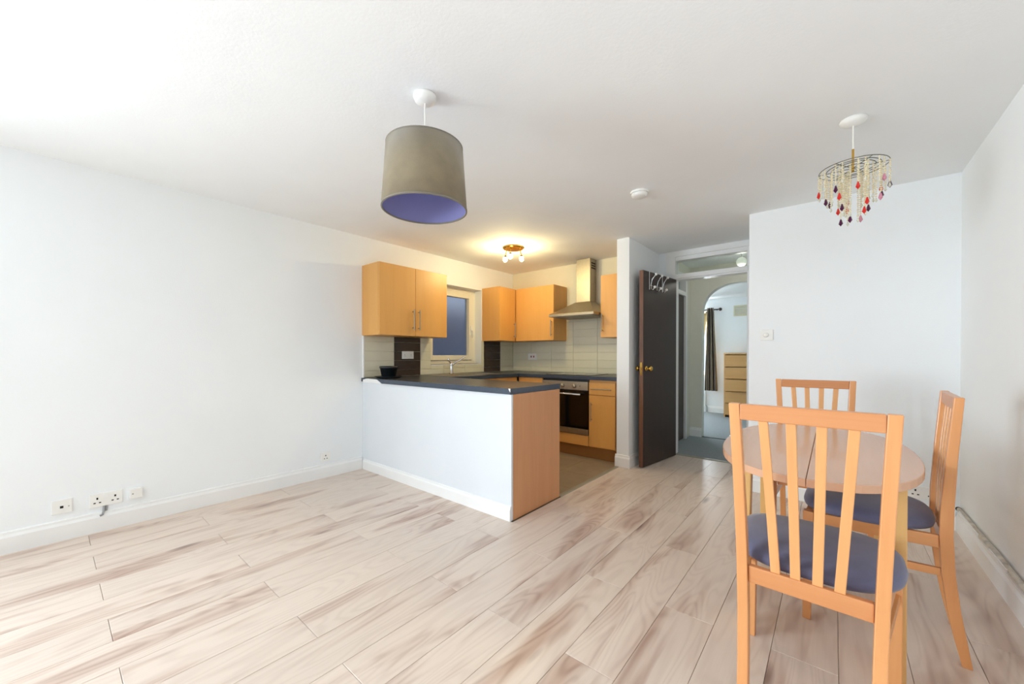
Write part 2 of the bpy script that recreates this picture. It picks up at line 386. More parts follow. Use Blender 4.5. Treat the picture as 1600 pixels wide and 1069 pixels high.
# ---- tiled splashbacks (each tile its own piece of the wall)
zj = [.908] + [.972+.0985*k for k in range(9)]
cache = {}
def wtile(wall, a0, a1, z0, z1, mat, plane):
    if a1-a0 < .015 or z1-z0 < .012: return
    g = .0012; w, hh = a1-a0, z1-z0; key = (plane, mat, round(w, 3), round(hh, 3))
    if key not in cache:
        mb = B(0, .008, -w/2+g, w/2-g, -hh/2+g, hh/2-g) if plane == 'x' else B(-w/2+g, w/2-g, -.008, 0, -hh/2+g, hh/2-g)
        o = obj('tile', mb, mat, wall, .0012, local=True, seg=1); cache[key] = o
    else:
        o = cache[key].copy(); COL.objects.link(o)
    o.location = (XL+.003, (a0+a1)/2, (z0+z1)/2) if plane == 'x' else ((a0+a1)/2, YK-.003, (z0+z1)/2)
gl = MB(); gl.box(XL, XL+.004, 2.03, WO[0], .905, 1.325); gl.box(XL, XL+.004, WO[0], WO[1], .905, WO[2]); gl.box(XL, XL+.004, WO[1], YK, .905, 1.325)
obj('grout_bed', gl, 'wgrout', wall_left)
yc = [2.03, 2.372, 2.713, 3.055, 3.40, 3.752, 4.083, YK-.012]
for i in range(len(yc)-1):
    mat = 'btile' if i in (1, 5) else 'wtile'
    for k in range(len(zj)-1):
        z0_, z1_ = zj[k], zj[k+1]
        if z0_ >= 1.325: break
        z1_ = min(z1_, 1.325)
        a0, a1 = yc[i], yc[i+1]
        if z1_ > WO[2]+.005:     # window cut-out
            if a0 < WO[1] and a1 > WO[0]:
                if a0 < WO[0]: wtile(wall_left, a0, WO[0], z0_, z1_, mat, 'x')
                if a1 > WO[1]: wtile(wall_left, WO[1], a1, z0_, z1_, mat, 'x')
                if z0_ < WO[2]-.012: wtile(wall_left, max(a0, WO[0]), min(a1, WO[1]), z0_, WO[2], mat, 'x')
                continue
        wtile(wall_left, a0, a1, z0_, z1_, mat, 'x')
gk = MB(); gk.box(XL+.012, PX0, YK-.004, YK, .905, 1.60)
obj('grout_bed', gk, 'wgrout', wall_kit)
xc_ = [XL+.012, -3.269, -2.928, -2.588, -2.247, -1.906, PX0]
for i in range(len(xc_)-1):
    for k in range(len(zj)-1):
        if zj[k] >= 1.60: break
        wtile(wall_kit, xc_[i], xc_[i+1], zj[k], min(zj[k+1], 1.60), 'wtile', 'y')
struct('trim_4', MB().box(XL, XL+.014, 2.018, 2.03, .905, 1.325), 'gloss_white', 'white tile edging strip beside the black plant pot', 'tile trim')

# ---- kitchen window
w1 = sthing('window_1', 'cream kitchen window with a frosted pane above the sink', 'window', (XL-.12, 3.285, 1.021))
fx0, fx1 = XL-.19, XL-.12
y0, y1, z0_, z1_ = WO
fw = .062
obj('frame', MB().box(fx0, fx1, y0, y0+fw, z0_, z1_).box(fx0, fx1, y1-fw, y1, z0_, z1_).box(fx0, fx1, y0+fw, y1-fw, z0_, z0_+.045).box(fx0, fx1, y0+fw, y1-fw, z1_-.05, z1_), 'pvc', w1, .004)
sy0, sy1, sz0, sz1 = y0+fw+.003, y1-fw-.003, z0_+.048, z1_-.053
sw = .06
sash = obj('sash', MB().box(fx0+.01, fx1+.014, sy0, sy0+sw, sz0, sz1).box(fx0+.01, fx1+.014, sy1-sw, sy1, sz0, sz1).box(fx0+.01, fx1+.014, sy0+sw, sy1-sw, sz0, sz0+sw).box(fx0+.01, fx1+.014, sy0+sw, sy1-sw, sz1-sw, sz1), 'pvc', w1, .005)
obj('pane', B(fx0+.025, fx0+.035, sy0+sw-.005, sy1-sw+.005, sz0+sw-.005, sz1-sw+.005), 'frost', sash)
obj('handle', MB().box(fx1+.014, fx1+.03, sy1-.036, sy1-.014, 1.40, 1.52).tube([(fx1+.028, sy1-.025, 1.46), (fx1+.05, sy1-.025, 1.45), (fx1+.055, sy1-.025, 1.36)], .009, 8), 'plastic', sash, label='white plastic window handle')
struct('trim_5', B(fx1, XL+.012, WO[0], WO[1]+.0, WO[2]-.012, WO[2]+.0), 'gloss_white', 'white sill of the kitchen window', 'window sill')
# rear window (unseen, added behind the camera as a source of light)
w2 = sthing('added_window_2', 'added wide white window, unseen behind the viewer', 'window', (-.275, YB-.1, RW[2]))
fm = MB(); t_ = .06
fm.box(RW[0], RW[0]+t_, YB-.14, YB-.08, RW[2], RW[3]); fm.box(RW[1]-t_, RW[1], YB-.14, YB-.08, RW[2], RW[3]); fm.box(RW[0], RW[1], YB-.14, YB-.08, RW[2], RW[2]+t_); fm.box(RW[0], RW[1], YB-.14, YB-.08, RW[3]-t_, RW[3])
for q in (1,):
    xm = RW[0]+(RW[1]-RW[0])*q/2; fm.box(xm-.03, xm+.03, YB-.14, YB-.08, RW[2], RW[3])
obj('frame', fm, 'gloss_white', w2)
w4 = sthing('added_window_4', 'added white side window, unseen, in the socket wall behind the viewer', 'window', (XL-.12, (SW[0]+SW[1])/2, SW[2]))  # unseen window, added to light the room from the side
fm = MB()
fm.box(XL-.16, XL-.10, SW[0], SW[0]+t_, SW[2], SW[3]); fm.box(XL-.16, XL-.10, SW[1]-t_, SW[1], SW[2], SW[3]); fm.box(XL-.16, XL-.10, SW[0], SW[1], SW[2], SW[2]+t_); fm.box(XL-.16, XL-.10, SW[0], SW[1], SW[3]-t_, SW[3]); fm.box(XL-.16, XL-.10, -2.38, -2.32, SW[2], SW[3])
obj('frame', fm, 'gloss_white', w4)
w3 = sthing('window_3', 'bright bedroom window behind the striped curtain', 'window', ((bw[0]+bw[1])/2, 8.5, bw[2]))
fm = MB()
fm.box(bw[0], bw[0]+.05, 8.5, 8.56, bw[2], bw[3]); fm.box(bw[1]-.05, bw[1], 8.5, 8.56, bw[2], bw[3]); fm.box(bw[0], bw[1], 8.5, 8.56, bw[2], bw[2]+.05); fm.box(bw[0], bw[1], 8.5, 8.56, bw[3]-.05, bw[3])
obj('frame', fm, 'gloss_white', w3)

# ------------------------------------------------------------------ doors
d1 = sthing('door_1', 'dark brown door standing open beside the partition', 'door', (-1.37, YD, 0))
fr = MB()
obj('jamb', B(-1.49, -1.385, YD-.012, YD+.12, 0, H), 'gloss_white', d1, .003)
obj('jamb', B(-.68, -.59, YD-.012, YD+.12, 0, H), 'gloss_white', d1, .003)
obj('head', MB().box(-1.49, -.59, YD-.014, YD+.12, 2.25, H).box(-1.42, -.66, YD, YD+.11, 2.205, 2.25), 'gloss_white', d1, .003)
obj('transom_bar', MB().box(-1.40, -.67, YD-.02, YD+.12, 2.0, 2.048).box(-1.40, -.67, YD-.008, YD+.1, 1.984, 2.0), 'gloss_white', d1, .003)
obj('transom_pane', B(-1.425, -.66, YD+.05, YD+.056, 2.04, 2.215), 'pane', d1, label='clear glass pane over the doorway')
Fp, Hp = Vector((-1.461, 3.806, 0)), Vector((-1.362, 4.535, 0)); du = (Hp-Fp).normalized(); dn = Vector((-du.y, du.x, 0))
tk = .040
def dpt(s, o): p = Fp+du*s+dn*o; return (p.x, p.y)
LW = (Hp-Fp).length
leaf = obj('leaf', MB().hexa([dpt(0.003, 0), dpt(LW, 0), dpt(LW, tk), dpt(0.003, tk)], .008, 1.984), 'doorwood', d1)
obj('lipping', MB().hexa([dpt(0, -.0005), dpt(.0035, -.0005), dpt(.0035, tk+.0005), dpt(0, tk+.0005)], .008, 1.9845), 'dooredge', leaf, label='worn lighter brown front edge')
def knob(o0, sgn):
    c = Fp+du*.06; n = -dn*sgn
    mb = MB(); a = c+dn*o0
    P = lambda d: tuple(a+n*d+Vector((0, 0, .998)))
    mb.tube([P(0), P(.008)], .026, 18); mb.tube([P(.008), P(.03)], .009, 12)
    mb.tube([P(.028), P(.034), P(.046), P(.058), P(.066), P(.068)], [.010, .020, .0265, .0255, .017, .004], 18)
    obj('knob', mb, 'brass', leaf, smooth=True, label='round brass knob')
knob(0, 1); knob(tk, -1)
obj('latch_plate', MB().hexa([dpt(-.002, .010), dpt(.0, .010), dpt(.0, .030), dpt(-.002, .030)], .93, 1.06).hexa([dpt(-.012, .014), dpt(-.001, .014), dpt(-.001, .026), dpt(-.008, .026)], .985, 1.01), 'brass', leaf, label='brass latch plate')
obj('strike_plate', MB().box(-.683, -.6795, YD+.0, YD+.03, .92, 1.06), 'brass', d1, label='brass strike plate on the frame')
# over-door hook rack
hr = thing('hook_rack', 'chrome over-door rack of three double hooks on the brown door', 'hook rack', (Fp.x+du.x*.27, Fp.y+du.y*.27, 1.82))
def D3(s, o, z): p = Fp+du*s-dn*o; return (p.x, p.y, z)
for s in (.114, .392):
    obj('strap', MB().tube([D3(s, -tk-.004, 1.93), D3(s, -tk-.004, 1.988), D3(s, .004, 1.988), D3(s, .004, 1.80)], .0045, 6), 'chrome', hr)
obj('rail', MB().tube([D3(.10, .005, 1.845), D3(.41, .005, 1.845)], .004, 6), 'chrome', hr)
for s in (.141, .268, .396):
    hk = obj('hook', MB().tube([D3(s, .008, 1.80), D3(s, .010, 1.86), D3(s, .020, 1.90), D3(s, .045, 1.935), D3(s, .062, 1.948)], .0045, 8).tube([D3(s, .009, 1.80), D3(s, .028, 1.798), D3(s, .048, 1.822)], .0045, 8), 'chrome', hr, smooth=True)
    obj('ball', MB().ball(D3(s, .064, 1.952), .0135), 'plastic', hk, smooth=True, label='white ball end')
    obj('ball', MB().ball(D3(s, .050, 1.824), .0135), 'plastic', hk, smooth=True, label='white ball end')
# second door in the hall
d2 = sthing('door_2', 'dark brown closed hallway door with a glazed transom above', 'door', (-1.56, 5.38, 0))
obj('jamb', B(-1.67, -1.53, 4.94, 5.00, 0, 2.22), 'gloss_white', d2, .003)
obj('jamb', B(-1.67, -1.53, 5.52, 5.58, 0, 2.22), 'gloss_white', d2, .003)
obj('transom_bar', B(-1.66, -1.53, 5.00, 5.52, 1.93, 1.985), 'gloss_white', d2, .003)
obj('head', B(-1.67, -1.53, 5.00, 5.52, 2.17, 2.22), 'gloss_white', d2, .003)
obj('leaf', B(-1.60, -1.558, 5.003, 5.517, .010, 1.928), 'doorwood', d2)
obj('transom_pane', B(-1.62, -1.614, 5.00, 5.52, 1.985, 2.17), 'pane', d2)

# ------------------------------------------------------------------ kitchen cabinets
def bar_handle(parent, p0, p1, n, r=.005, out=.032):
    p0, p1, n = Vector(p0), Vector(p1), Vector(n); d = (p1-p0).normalized()
    mb = MB().tube([p0+n*out, p1+n*out], r*1.15, 10)
    for p in (p0+d*.022, p1-d*.022): mb.tube([p, p+n*out], r*.85, 8)
    return obj('handle', mb, 'steel', parent, smooth=False, label='brushed steel bar handle')
# wall cabinet over the peninsula
c1 = thing('wall_cabinet', 'two-door honey wood wall cabinet between socket wall and window', 'cabinet', (XL+.15, 2.43, 1.325))
obj('carcass', B(XL+.002, -3.322, 2.012, 2.845, 1.325, 2.02), 'kwood', c1, .001)
for ya, yb, hy in ((2.014, 2.4235, 2.388), (2.4265, 2.843, 2.459)):
    dr = obj('door', B(-3.320, -3.302, ya, yb, 1.327, 2.018), 'kwood', c1, .0015)
    bar_handle(dr, (-3.302, hy, 1.385), (-3.302, hy, 1.595), (1, 0, 0))
c2 = thing('wall_cabinet', 'narrow corner wall cabinet right of the kitchen window', 'cabinet', (XL+.15, 3.9, 1.32))
obj('carcass', B(XL+.002, -3.322, 3.725, YK-.002, 1.32, 2.02), 'kwood', c2, .001)
dr = obj('door', B(-3.320, -3.302, 3.727, 4.045, 1.322, 2.018), 'kwood', c2, .0015); bar_handle(dr, (-3.302, 4.01, 1.365), (-3.302, 4.01, 1.57), (1, 0, 0))
c3 = thing('wall_cabinet', 'single-door wall cabinet left of the steel cooker hood', 'cabinet', (-2.98, YK-.15, 1.32))
obj('carcass', B(-3.300, -2.69, 4.072, YK-.012, 1.32, 2.02), 'kwood', c3, .001)
dr = obj('door', B(-3.296, -2.692, 4.052, 4.070, 1.322, 2.018), 'kwood', c3, .0015); bar_handle(dr, (-2.715, 4.052, 1.37), (-2.715, 4.052, 1.575), (0, -1, 0))
c4 = thing('wall_cabinet', 'slim wall cabinet between the cooker hood and white partition', 'cabinet', (-1.88, YK-.15, 1.335))
obj('carcass', B(-2.05, PX0-.004, 4.072, YK-.012, 1.335, 2.045), 'kwood', c4, .001)
dr = obj('door', B(-2.048, PX0-.006, 4.052, 4.070, 1.337, 2.043), 'kwood', c4, .0015); bar_handle(dr, (-2.022, 4.052, 1.395), (-2.022, 4.052, 1.605), (0, -1, 0))

# peninsula half wall, base unit, worktop
pw = MB(); pw.box(XL, XP-.003, YP+.016, YP+.034, 0, .862)
struct('wall_peninsula', pw, 'panel', 'white panel half wall facing the room under the dark worktop', 'wall')
obj_fill = struct('trim_6', MB().prism([(XL+.03, .862), (XL+.36, .862), (XL+.29, .898), (XL+.03, .901)], YP+.001, YP+.014, 'xzy'), 'gloss_white', 'rough white filler where the worktop edge is missing', 'filler')
b1 = thing('base_cabinet', 'peninsula base cabinet with a plain beech end panel', 'cabinet', (-2.4, 2.33, 0))
obj('end_panel', B(-1.699, XP, YP+.036, YP2-.006, 0, .862), 'endpanel', b1, .0008)
obj('carcass', B(-3.0, -1.70, YP+.036, 2.585, .10, .862), 'kwood', b1)
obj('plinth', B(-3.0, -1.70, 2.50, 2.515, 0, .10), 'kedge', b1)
for xa, xb2 in ((-2.998, -2.352), (-2.348, -1.702)):
    dr = obj('door', B(xa, xb2, 2.587, 2.605, .102, .86), 'kwood', b1, .0015); bar_handle(dr, (xb2-.04, 2.605, .60), (xb2-.04, 2.605, .80), (0, 1, 0))
pt = thing('worktop', 'dark peninsula worktop with a chipped left front edge', 'worktop', (-2.6, 2.31, .865))
obj('slab', MB().hexa([(XL+.002, YP+.014), (XP-.002, YP+.014), (XP-.002, YP2), (XL+.002, YP2)], .864, .904), 'worktop', pt)
obj('edge_strip', MB().prism([(XL+.37, .864), (XP, .864), (XP, .904), (XL+.22, .904), (XL+.29, .897)], YP, YP+.0135, 'xzy'), 'wedge', pt, label='black front edge strip with a blue sheen in its colour')
obj('edge_strip', B(XP-.0018, XP, YP+.014, YP2, .864, .904), 'wedge', pt)
obj('edge_strip', MB().prism([(XL+.012, .872), (XL+.03, .888), (XL+.10, .901), (XL+.10, .904), (XL+.002, .904), (XL+.002, .868)], YP, YP+.0135, 'xzy'), 'wedge', pt, label='broken black edge fragment')
obj('corner_cap', MB().add([(XP-.016, YP-.0006, .9042), (XP+.0004, YP-.0006, .9042), (XP+.0004, YP-.0006, .880), (XP-.006, YP-.0006, .886), (XP-.016, YP+.002, .9042), (XP+.0004, YP+.002, .9042), (XP+.0004, YP+.002, .880), (XP-.006, YP+.002, .886)], [(0, 1, 2, 3), (7, 6, 5, 4), (0, 4, 5, 1), (1, 5, 6, 2), (2, 6, 7, 3), (3, 7, 4, 0)]), 'plastic', pt, label='white chipped corner')
# L-shaped wall runs
lt = thing('worktop', 'dark worktop holding the sink under the kitchen window', 'worktop', (-3.31, 3.4, .865))
SKY0, SKY1 = 2.72, 3.58
sl = MB(); sl.box(XL+.012, -3.02, YP2+.001, SKY0+.03, .864, .904); sl.box(XL+.012, -3.02, SKY1-.03, YK-.012, .864, .904); sl.box(XL+.012, -3.53, SKY0+.03, SKY1-.03, .864, .904); sl.box(-3.11, -3.02, SKY0+.03, SKY1-.03, .864, .904)
obj('slab', sl, 'worktop', lt)
obj('edge_strip', B(-3.02, -3.018, YP2+.001, 3.765, .864, .904), 'wedge', lt)
bt = thing('worktop', 'dark worktop running over the oven to the partition', 'worktop', (-2.36, 4.06, .865))
obj('slab', B(-3.017, PX0-.001, 3.768, YK-.012, .864, .904), 'worktop', bt)
obj('edge_strip', B(-3.017, PX0-.001, 3.766, 3.768, .864, .904), 'wedge', bt)
# sink and tap
sk = thing('sink', 'stainless steel inset sink with drainer below the window', 'sink', (-3.32, 3.15, .905))
ex = MB(); zt = .9075
ex.box(-3.545, -3.095, SKY0, SKY0+.05, .905, zt); ex.box(-3.545, -3.095, SKY1-.40, SKY1, .905, zt); ex.box(-3.545, -3.47, SKY0+.05, SKY1-.40, .905, zt); ex.box(-3.14, -3.095, SKY0+.05, SKY1-.40, .905, zt)
obj('rim', ex, 'steel', sk, .002)
bo = MB(); bx0, bx1, by0, by1 = -3.47, -3.14, SKY0+.05, SKY1-.40
bo.add([(bx0, by0, zt-.001), (bx1, by0, zt-.001), (bx1, by1, zt-.001), (bx0, by1, zt-.001), (bx0+.03, by0+.03, .77), (bx1-.03, by0+.03, .77), (bx1-.03, by1-.03, .77), (bx0+.03, by1-.03, .77)], [(0, 1, 5, 4), (1, 2, 6, 5), (2, 3, 7, 6), (3, 0, 4, 7), (4, 5, 6, 7)])
obj('bowl', bo, 'steel', sk)
rg = MB()
for k in range(7): yy = SKY1-.36+k*.05; rg.tube([(-3.50, yy, zt+.001), (-3.14, yy, zt+.001)], .003, 6)
obj('drainer_ribs', rg, 'steel', sk)
tp = thing('mixer_tap', 'chrome mixer tap with two levers on the sink rim', 'tap', (-3.50, 3.085, zt))
obj('body', MB().lathe([(.026, 0), (.026, .012), (.020, .02), (.019, .11), (.021, .125), (.015, .135), (.001, .137)], (-3.50, 3.085, zt), 20), 'chrome', tp, smooth=True)
obj('spout', MB().tube([(-3.50, 3.085, zt+.10), (-3.47, 3.12, zt+.135), (-3.43, 3.16, zt+.165), (-3.40, 3.19, zt+.20), (-3.39, 3.20, zt+.205)], [.013, .012, .010, .010, .010], 10), 'chrome', tp, smooth=True)
obj('lever', MB().tube([(-3.50, 3.085, zt+.12), (-3.495, 3.05, zt+.15), (-3.49, 3.025, zt+.185)], [.012, .010, .007], 8), 'chrome', tp, smooth=True)
# left run base unit
b2 = thing('base_cabinet', 'sink base cabinet under the kitchen window', 'cabinet', (-3.3, 3.2, 0))
obj('carcass', MB().box(XL+.002, -3.06, 2.66, 4.35, .10, .75), 'kwood', b2)
obj('plinth', B(-3.10, -3.085, 2.66, 3.80, 0, .10), 'kedge', b2)
for ya, yb in ((2.662, 3.208), (3.212, 3.758)):
    dr = obj('door', B(-3.058, -3.04, ya, yb, .102, .86), 'kwood', b2, .0015); bar_handle(dr, (-3.04, yb-.04, .62), (-3.04, yb-.04, .82), (1, 0, 0))
b3 = thing('base_cabinet', 'base cabinet in the kitchen corner left of the oven', 'cabinet', (-2.85, 4.0, 0))
obj('carcass', B(-3.03, -2.668, 3.805, 4.35, .13, .862), 'kwood', b3)
dr = obj('door', B(-3.03, -2.67, 3.785, 3.803, .132, .86), 'kwood', b3, .0015); bar_handle(dr, (-2.70, 3.785, .58), (-2.70, 3.785, .78), (0, -1, 0))
b4 = thing('base_cabinet', 'base cabinet with drawer right of the oven', 'cabinet', (-1.9, 4.0, 0))
obj('carcass', B(-2.054, PX0-.03, 3.805, 4.35, .13, .862), 'kwood', b4)
dw = obj('drawer', B(-2.050, -1.745, 3.785, 3.803, .704, .838), 'kwood', b4, .0015); bar_handle(dw, (-2.015, 3.785, .768), (-1.778, 3.785, .768), (0, -1, 0))
dr = obj('door', B(-2.050, -1.745, 3.785, 3.803, .142, .698), 'kwood', b4, .0015); bar_handle(dr, (-2.015, 3.785, .415), (-2.015, 3.785, .62), (0, -1, 0))
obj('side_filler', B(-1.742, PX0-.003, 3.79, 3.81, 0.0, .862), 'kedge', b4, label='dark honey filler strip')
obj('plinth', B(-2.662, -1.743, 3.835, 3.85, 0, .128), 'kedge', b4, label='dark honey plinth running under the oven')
# oven
ov = thing('oven', 'built-in steel oven with black glass door under the hob', 'oven', (-2.36, 4.05, .25))
obj('housing', B(-2.662, -2.058, 3.80, 4.34, .25, .858), 'black', ov)
obj('filler_panel', B(-2.662, -2.058, 3.785, 3.80, .135, .248), 'kwoodx', ov, .001, label='honey wood filler panel below the oven')
cp = obj('control_panel', B(-2.662, -2.058, 3.772, 3.80, .745, .838), 'steel', ov, .002)
for xx in (-2.60, -2.38, -2.225):
    obj('knob', MB().lathe([(.024, 0), (.022, -.012), (.017, -.022), (.001, -.023)], (xx, 3.772, .788), 18, 'y'), 'steel', cp, smooth=True)
obj('indicator', MB().lathe([(.006, 0), (.005, -.003), (.0005, -.004)], (-2.155, 3.772, .79), 10, 'y'), 'dark', cp)
od = obj('door', MB().box(-2.662, -2.058, 3.775, 3.80, .32, .735), 'blackglass', ov, .003)
obj('handle', MB().tube([(-2.63, 3.735, .70), (-2.13, 3.735, .70)], .010, 10).tube([(-2.60, 3.775, .70), (-2.60, 3.735, .70)], .007, 8).tube([(-2.16, 3.775, .70), (-2.16, 3.735, .70)], .007, 8), 'chrome', od, smooth=True)
obj('lower_trim', B(-2.662, -2.058, 3.775, 3.80, .255, .315), 'steel', ov, .002)
hb = thing('hob', 'black glass hob set in the worktop over the oven', 'hob', (-2.36, 4.07, .905))
obj('glass_top', B(-2.65, -2.07, 3.83, 4.30, .905, .910), 'blackglass', hb, .002)
for (hx, hy, r_) in ((-2.51, 3.95, .09), (-2.21, 3.95, .075), (-2.51, 4.18, .075), (-2.21, 4.18, .09)):
    obj('cooking_zone', MB().lathe([(r_, .9103), (r_, .9106), (r_-.003, .9106), (r_-.003, .9103)], (hx, hy, 0), 32, close=True), 'taupe', hb)
# cooker hood
hd = thing('cooker_hood', 'brushed steel chimney cooker hood on the kitchen back wall', 'cooker hood', (-2.36, 4.2, 1.595))
hx0, hx1, hy0, hy1 = -2.662, -2.060, 3.905, YK-.013
cx0, cx1, cy0 = -2.455, -2.266, 4.205
ca = MB()
ca.add([(hx0, hy0, 1.625), (hx1, hy0, 1.625), (hx1, hy1, 1.625), (hx0, hy1, 1.625), (cx0-.01, cy0-.01, 1.785), (cx1+.01, cy0-.01, 1.785), (cx1+.01, hy1, 1.785), (cx0-.01, hy1, 1.785)], [(0, 1, 5, 4), (1, 2, 6, 5), (2, 3, 7, 6), (3, 0, 4, 7), (4, 5, 6, 7), (3, 2, 1, 0)])
obj('canopy', ca, 'steel', hd)
obj('lip', B(hx0, hx1, hy0, hy1, 1.594, 1.624), 'steel', hd, .002)
obj('grease_filter', B(hx0+.04, hx1-.04, hy0+.04, hy1-.05, 1.588, 1.593), 'strip', hd)
ch = obj('chimney', B(cx0, cx1, cy0, hy1, 1.786, H-.001), 'steel', hd, .0015)
vs_ = MB()
for k in range(3): vs_.box(cx1-.001, cx1+.0015, cy0+.03, hy1-.02, 2.19+k*.03, 2.207+k*.03)
obj('vent_slots', vs_, 'dark', ch)
# plant pot on its tray
pot = thing('plant_pot', 'empty black plastic plant pot on a round saucer', 'pot', (-3.40, 2.175, .906))
pc = (-3.40, 2.175, .906)
obj('saucer', MB().lathe([(.001, 0), (.105, 0), (.135, .014), (.132, .016), (.104, .006), (.001, .005)], pc, 36), 'black', pot, smooth=True)
obj('body', MB().lathe([(.001, .0065), (.066, .0065), (.082, .095), (.088, .095), (.0885, .115), (.084, .115), (.080, .10), (.064, .02), (.001, .018)], pc, 36), 'black', pot, smooth=True)

# ------------------------------------------------------------------ sockets and switches
def plate_x(name, label, cat, y0, y1, z0, z1, t=.009, gaps=(), group=None, mat='plastic'):
    o = thing(name, label, cat, (XL, (y0+y1)/2, z0), group=group)
    obj('plate', B(XL+.0005, XL+t, y0, y1, z0, z1), mat, o, .003)
    for ya, yb, za, zb, mt, nm in gaps: obj(nm, B(XL+t-.001, XL+t+.0012, ya, yb, za, zb), mt, o)
    return o
def pins(yc, zc, sw=None):
    return [(yc-.004, yc+.004, zc+.010, zc+.022, 'dark', 'pin_slot'), (yc-.017, yc-.007, zc-.014, zc-.008, 'dark', 'pin_slot'), (yc+.007, yc+.017, zc-.014, zc-.008, 'dark', 'pin_slot')]
plate_x('aerial_socket', 'white aerial socket plate left of the double socket', 'socket', .016, .100, .163, .248, gaps=[(.050, .064, .196, .210, 'dark', 'aerial_hole'), (.083, .088, .200, .206, 'cable', 'screw')])
ds = plate_x('double_socket', 'white double socket on the long wall with a short grey cable', 'socket', .170, .320, .158, .244, gaps=pins(.205, .196)+pins(.285, .196)+[(.231, .242, .216, .232, 'gloss_white', 'switch'), (.248, .259, .216, .232, 'gloss_white', 'switch')])
obj('cable', MB().tube([(XL+.004, .236, .158), (XL+.006, .234, .13), (XL+.02, .228, .108), (XL+.022, .215, .104)], .006, 8).tube([(XL+.004, .248, .158), (XL+.006, .246, .125)], .004, 8), 'cable', ds, label='short grey cable')
plate_x('phone_socket', 'small white surface box right of the double socket', 'socket', .352, .414, .170, .236, .028, gaps=[(.362, .370, .200, .206, 'cable', 'screw')])
plate_x('single_socket', 'white single socket near the peninsula half wall', 'socket', 1.605, 1.692, .147, .235, gaps=pins(1.648, .185))
plate_x('cooker_switch', 'white double socket on the brown tiles under the cabinet', 'socket', 2.468, 2.616, 1.090, 1.174, .020, gaps=[(y_-w_, y_+w_, z_-h_, z_+h_, 'cable', 'pin_slot') for y_, w_, z_, h_ in ((2.50, .003, 1.135, .006), (2.491, .004, 1.118, .002), (2.509, .004, 1.118, .002), (2.58, .003, 1.135, .006), (2.571, .004, 1.118, .002), (2.589, .004, 1.118, .002))])
o = thing('cooker_switch', 'white switch plate with red rockers on the cream tiles', 'switch', (-3.243, YK, 1.07))
obj('plate', B(-3.317, -3.171, YK-.022, YK-.0115, 1.066, 1.156), 'plastic', o, .003)
for xx in (-3.26, -3.215): obj('rocker', B(xx-.009, xx+.009, YK-.0245, YK-.021, 1.10, 1.125), 'red', o, label='red rocker')
o = thing('double_socket', 'white double socket behind the table near the chair', 'socket', (.47, YR, .18))
obj('plate', B(.395, .545, YR-.010, YR-.0005, .165, .25), 'plastic', o, .003)
for xc in (.432, .508):
    for (a, b, c, e) in ((xc-.004, xc+.004, .215, .228), (xc-.018, xc-.008, .19, .197), (xc+.008, xc+.018, .19, .197)): obj('pin_slot', B(a, b, YR-.0115, YR-.009, c, e), 'dark', o)
for xc in (.462, .478): obj('switch', B(xc-.005, xc+.005, YR-.0125, YR-.009, .222, .238), 'gloss_white', o)
o = thing('light_switch', 'white dimmer switch plate on the wall above the table', 'switch', (-.418, YR, 1.255))
obj('plate', B(-.462, -.374, YR-.011, YR-.0005, 1.255, 1.343), 'plastic', o, .003)
obj('dial', MB().lathe([(.020, 0), (.019, -.010), (.016, -.014), (.001, -.015)], (-.425, YR-.011, 1.299), 20, 'y'), 'plastic', o, smooth=True)
# pipe along the right-hand skirting
pp = thing('heating_pipe', 'thin pipe with peeling paint running above the skirting', 'pipe', (XR-.02, 2.0, .165))
pts = [(XR-.016, YB+.02+k*.25, .165+.004*math.sin(k*1.7)) for k in range(30)] + [(XR-.016, 3.68, .160)]
obj('tube', MB().tube(pts, .0115, 10), 'pipe', pp, smooth=True)
obj('end_cap', MB().tube([(XR-.016, 3.68, .160), (XR-.016, 3.70, .157)], .0135, 10), 'dark', pp)
for yy, ln_ in ((2.2, .3), (2.75, .25), (3.2, .4)): obj('paint_flake', B(XR-.031, XR-.026, yy, yy+ln_, .158, .170), 'gloss_white', pp)

# ------------------------------------------------------------------ ceiling fittings
pd = thing('pendant_lamp', 'taupe suede drum pendant with a lilac lining', 'lamp', (-1.437, 1.107, H))
px, py = -1.437, 1.107
obj('ceiling_rose', MB().lathe([(.001, H-.0005), (.052, H-.0005), (.052, H-.008), (.046, H-.024), (.030, H-.032), (.008, H-.036), (.001, H-.036)], (px, py, 0), 32), 'plastic', pd, smooth=True)
obj('cord', MB().tube([(px, py, H-.034), (px+.002, py, 2.2), (px, py, 2.02)], .0035, 8), 'cord', pd)
rt, rb, zt_, zb_ = .171, .191, 2.078, 1.792
sh = obj('lamp_shade', MB().lathe([(rt, zt_), (rb, zb_), (rb-.0025, zb_), (rt-.0025, zt_)], (px, py, 0), 64, close=True), 'suede', pd, smooth=True)
obj('lining', MB().lathe([(rt-.0028, zt_-.002), (rb-.0028, zb_+.002), (rb-.004, zb_+.002), (rt-.004, zt_-.002)], (px, py, 0), 64, close=True), 'lilac', sh, smooth=True, label='lilac blue lining')
obj('trim_band', MB().lathe([(rt+.001, zt_), (rt+.001, zt_-.006), (rt-.003, zt_-.006), (rt-.003, zt_+.001)], (px, py, 0), 64, close=True), 'taupe', sh)
obj('trim_band', MB().lathe([(rb+.001, zb_+.006), (rb+.001, zb_), (rb-.005, zb_-.001), (rb-.005, zb_+.006)], (px, py, 0), 64, close=True), 'taupe', sh)
fr_ = MB()
for k in range(3):
    a = k*2*PI/3+.4; fr_.tube([(px+.02*math.cos(a), py+.02*math.sin(a), 2.02), (px+(rt-.006)*math.cos(a), py+(rt-.006)*math.sin(a), 2.055)], .002, 6)
fr_.lathe([(.022, 2.018), (.024, 2.018), (.024, 2.024), (.022, 2.024)], (px, py, 0), 20, close=True)
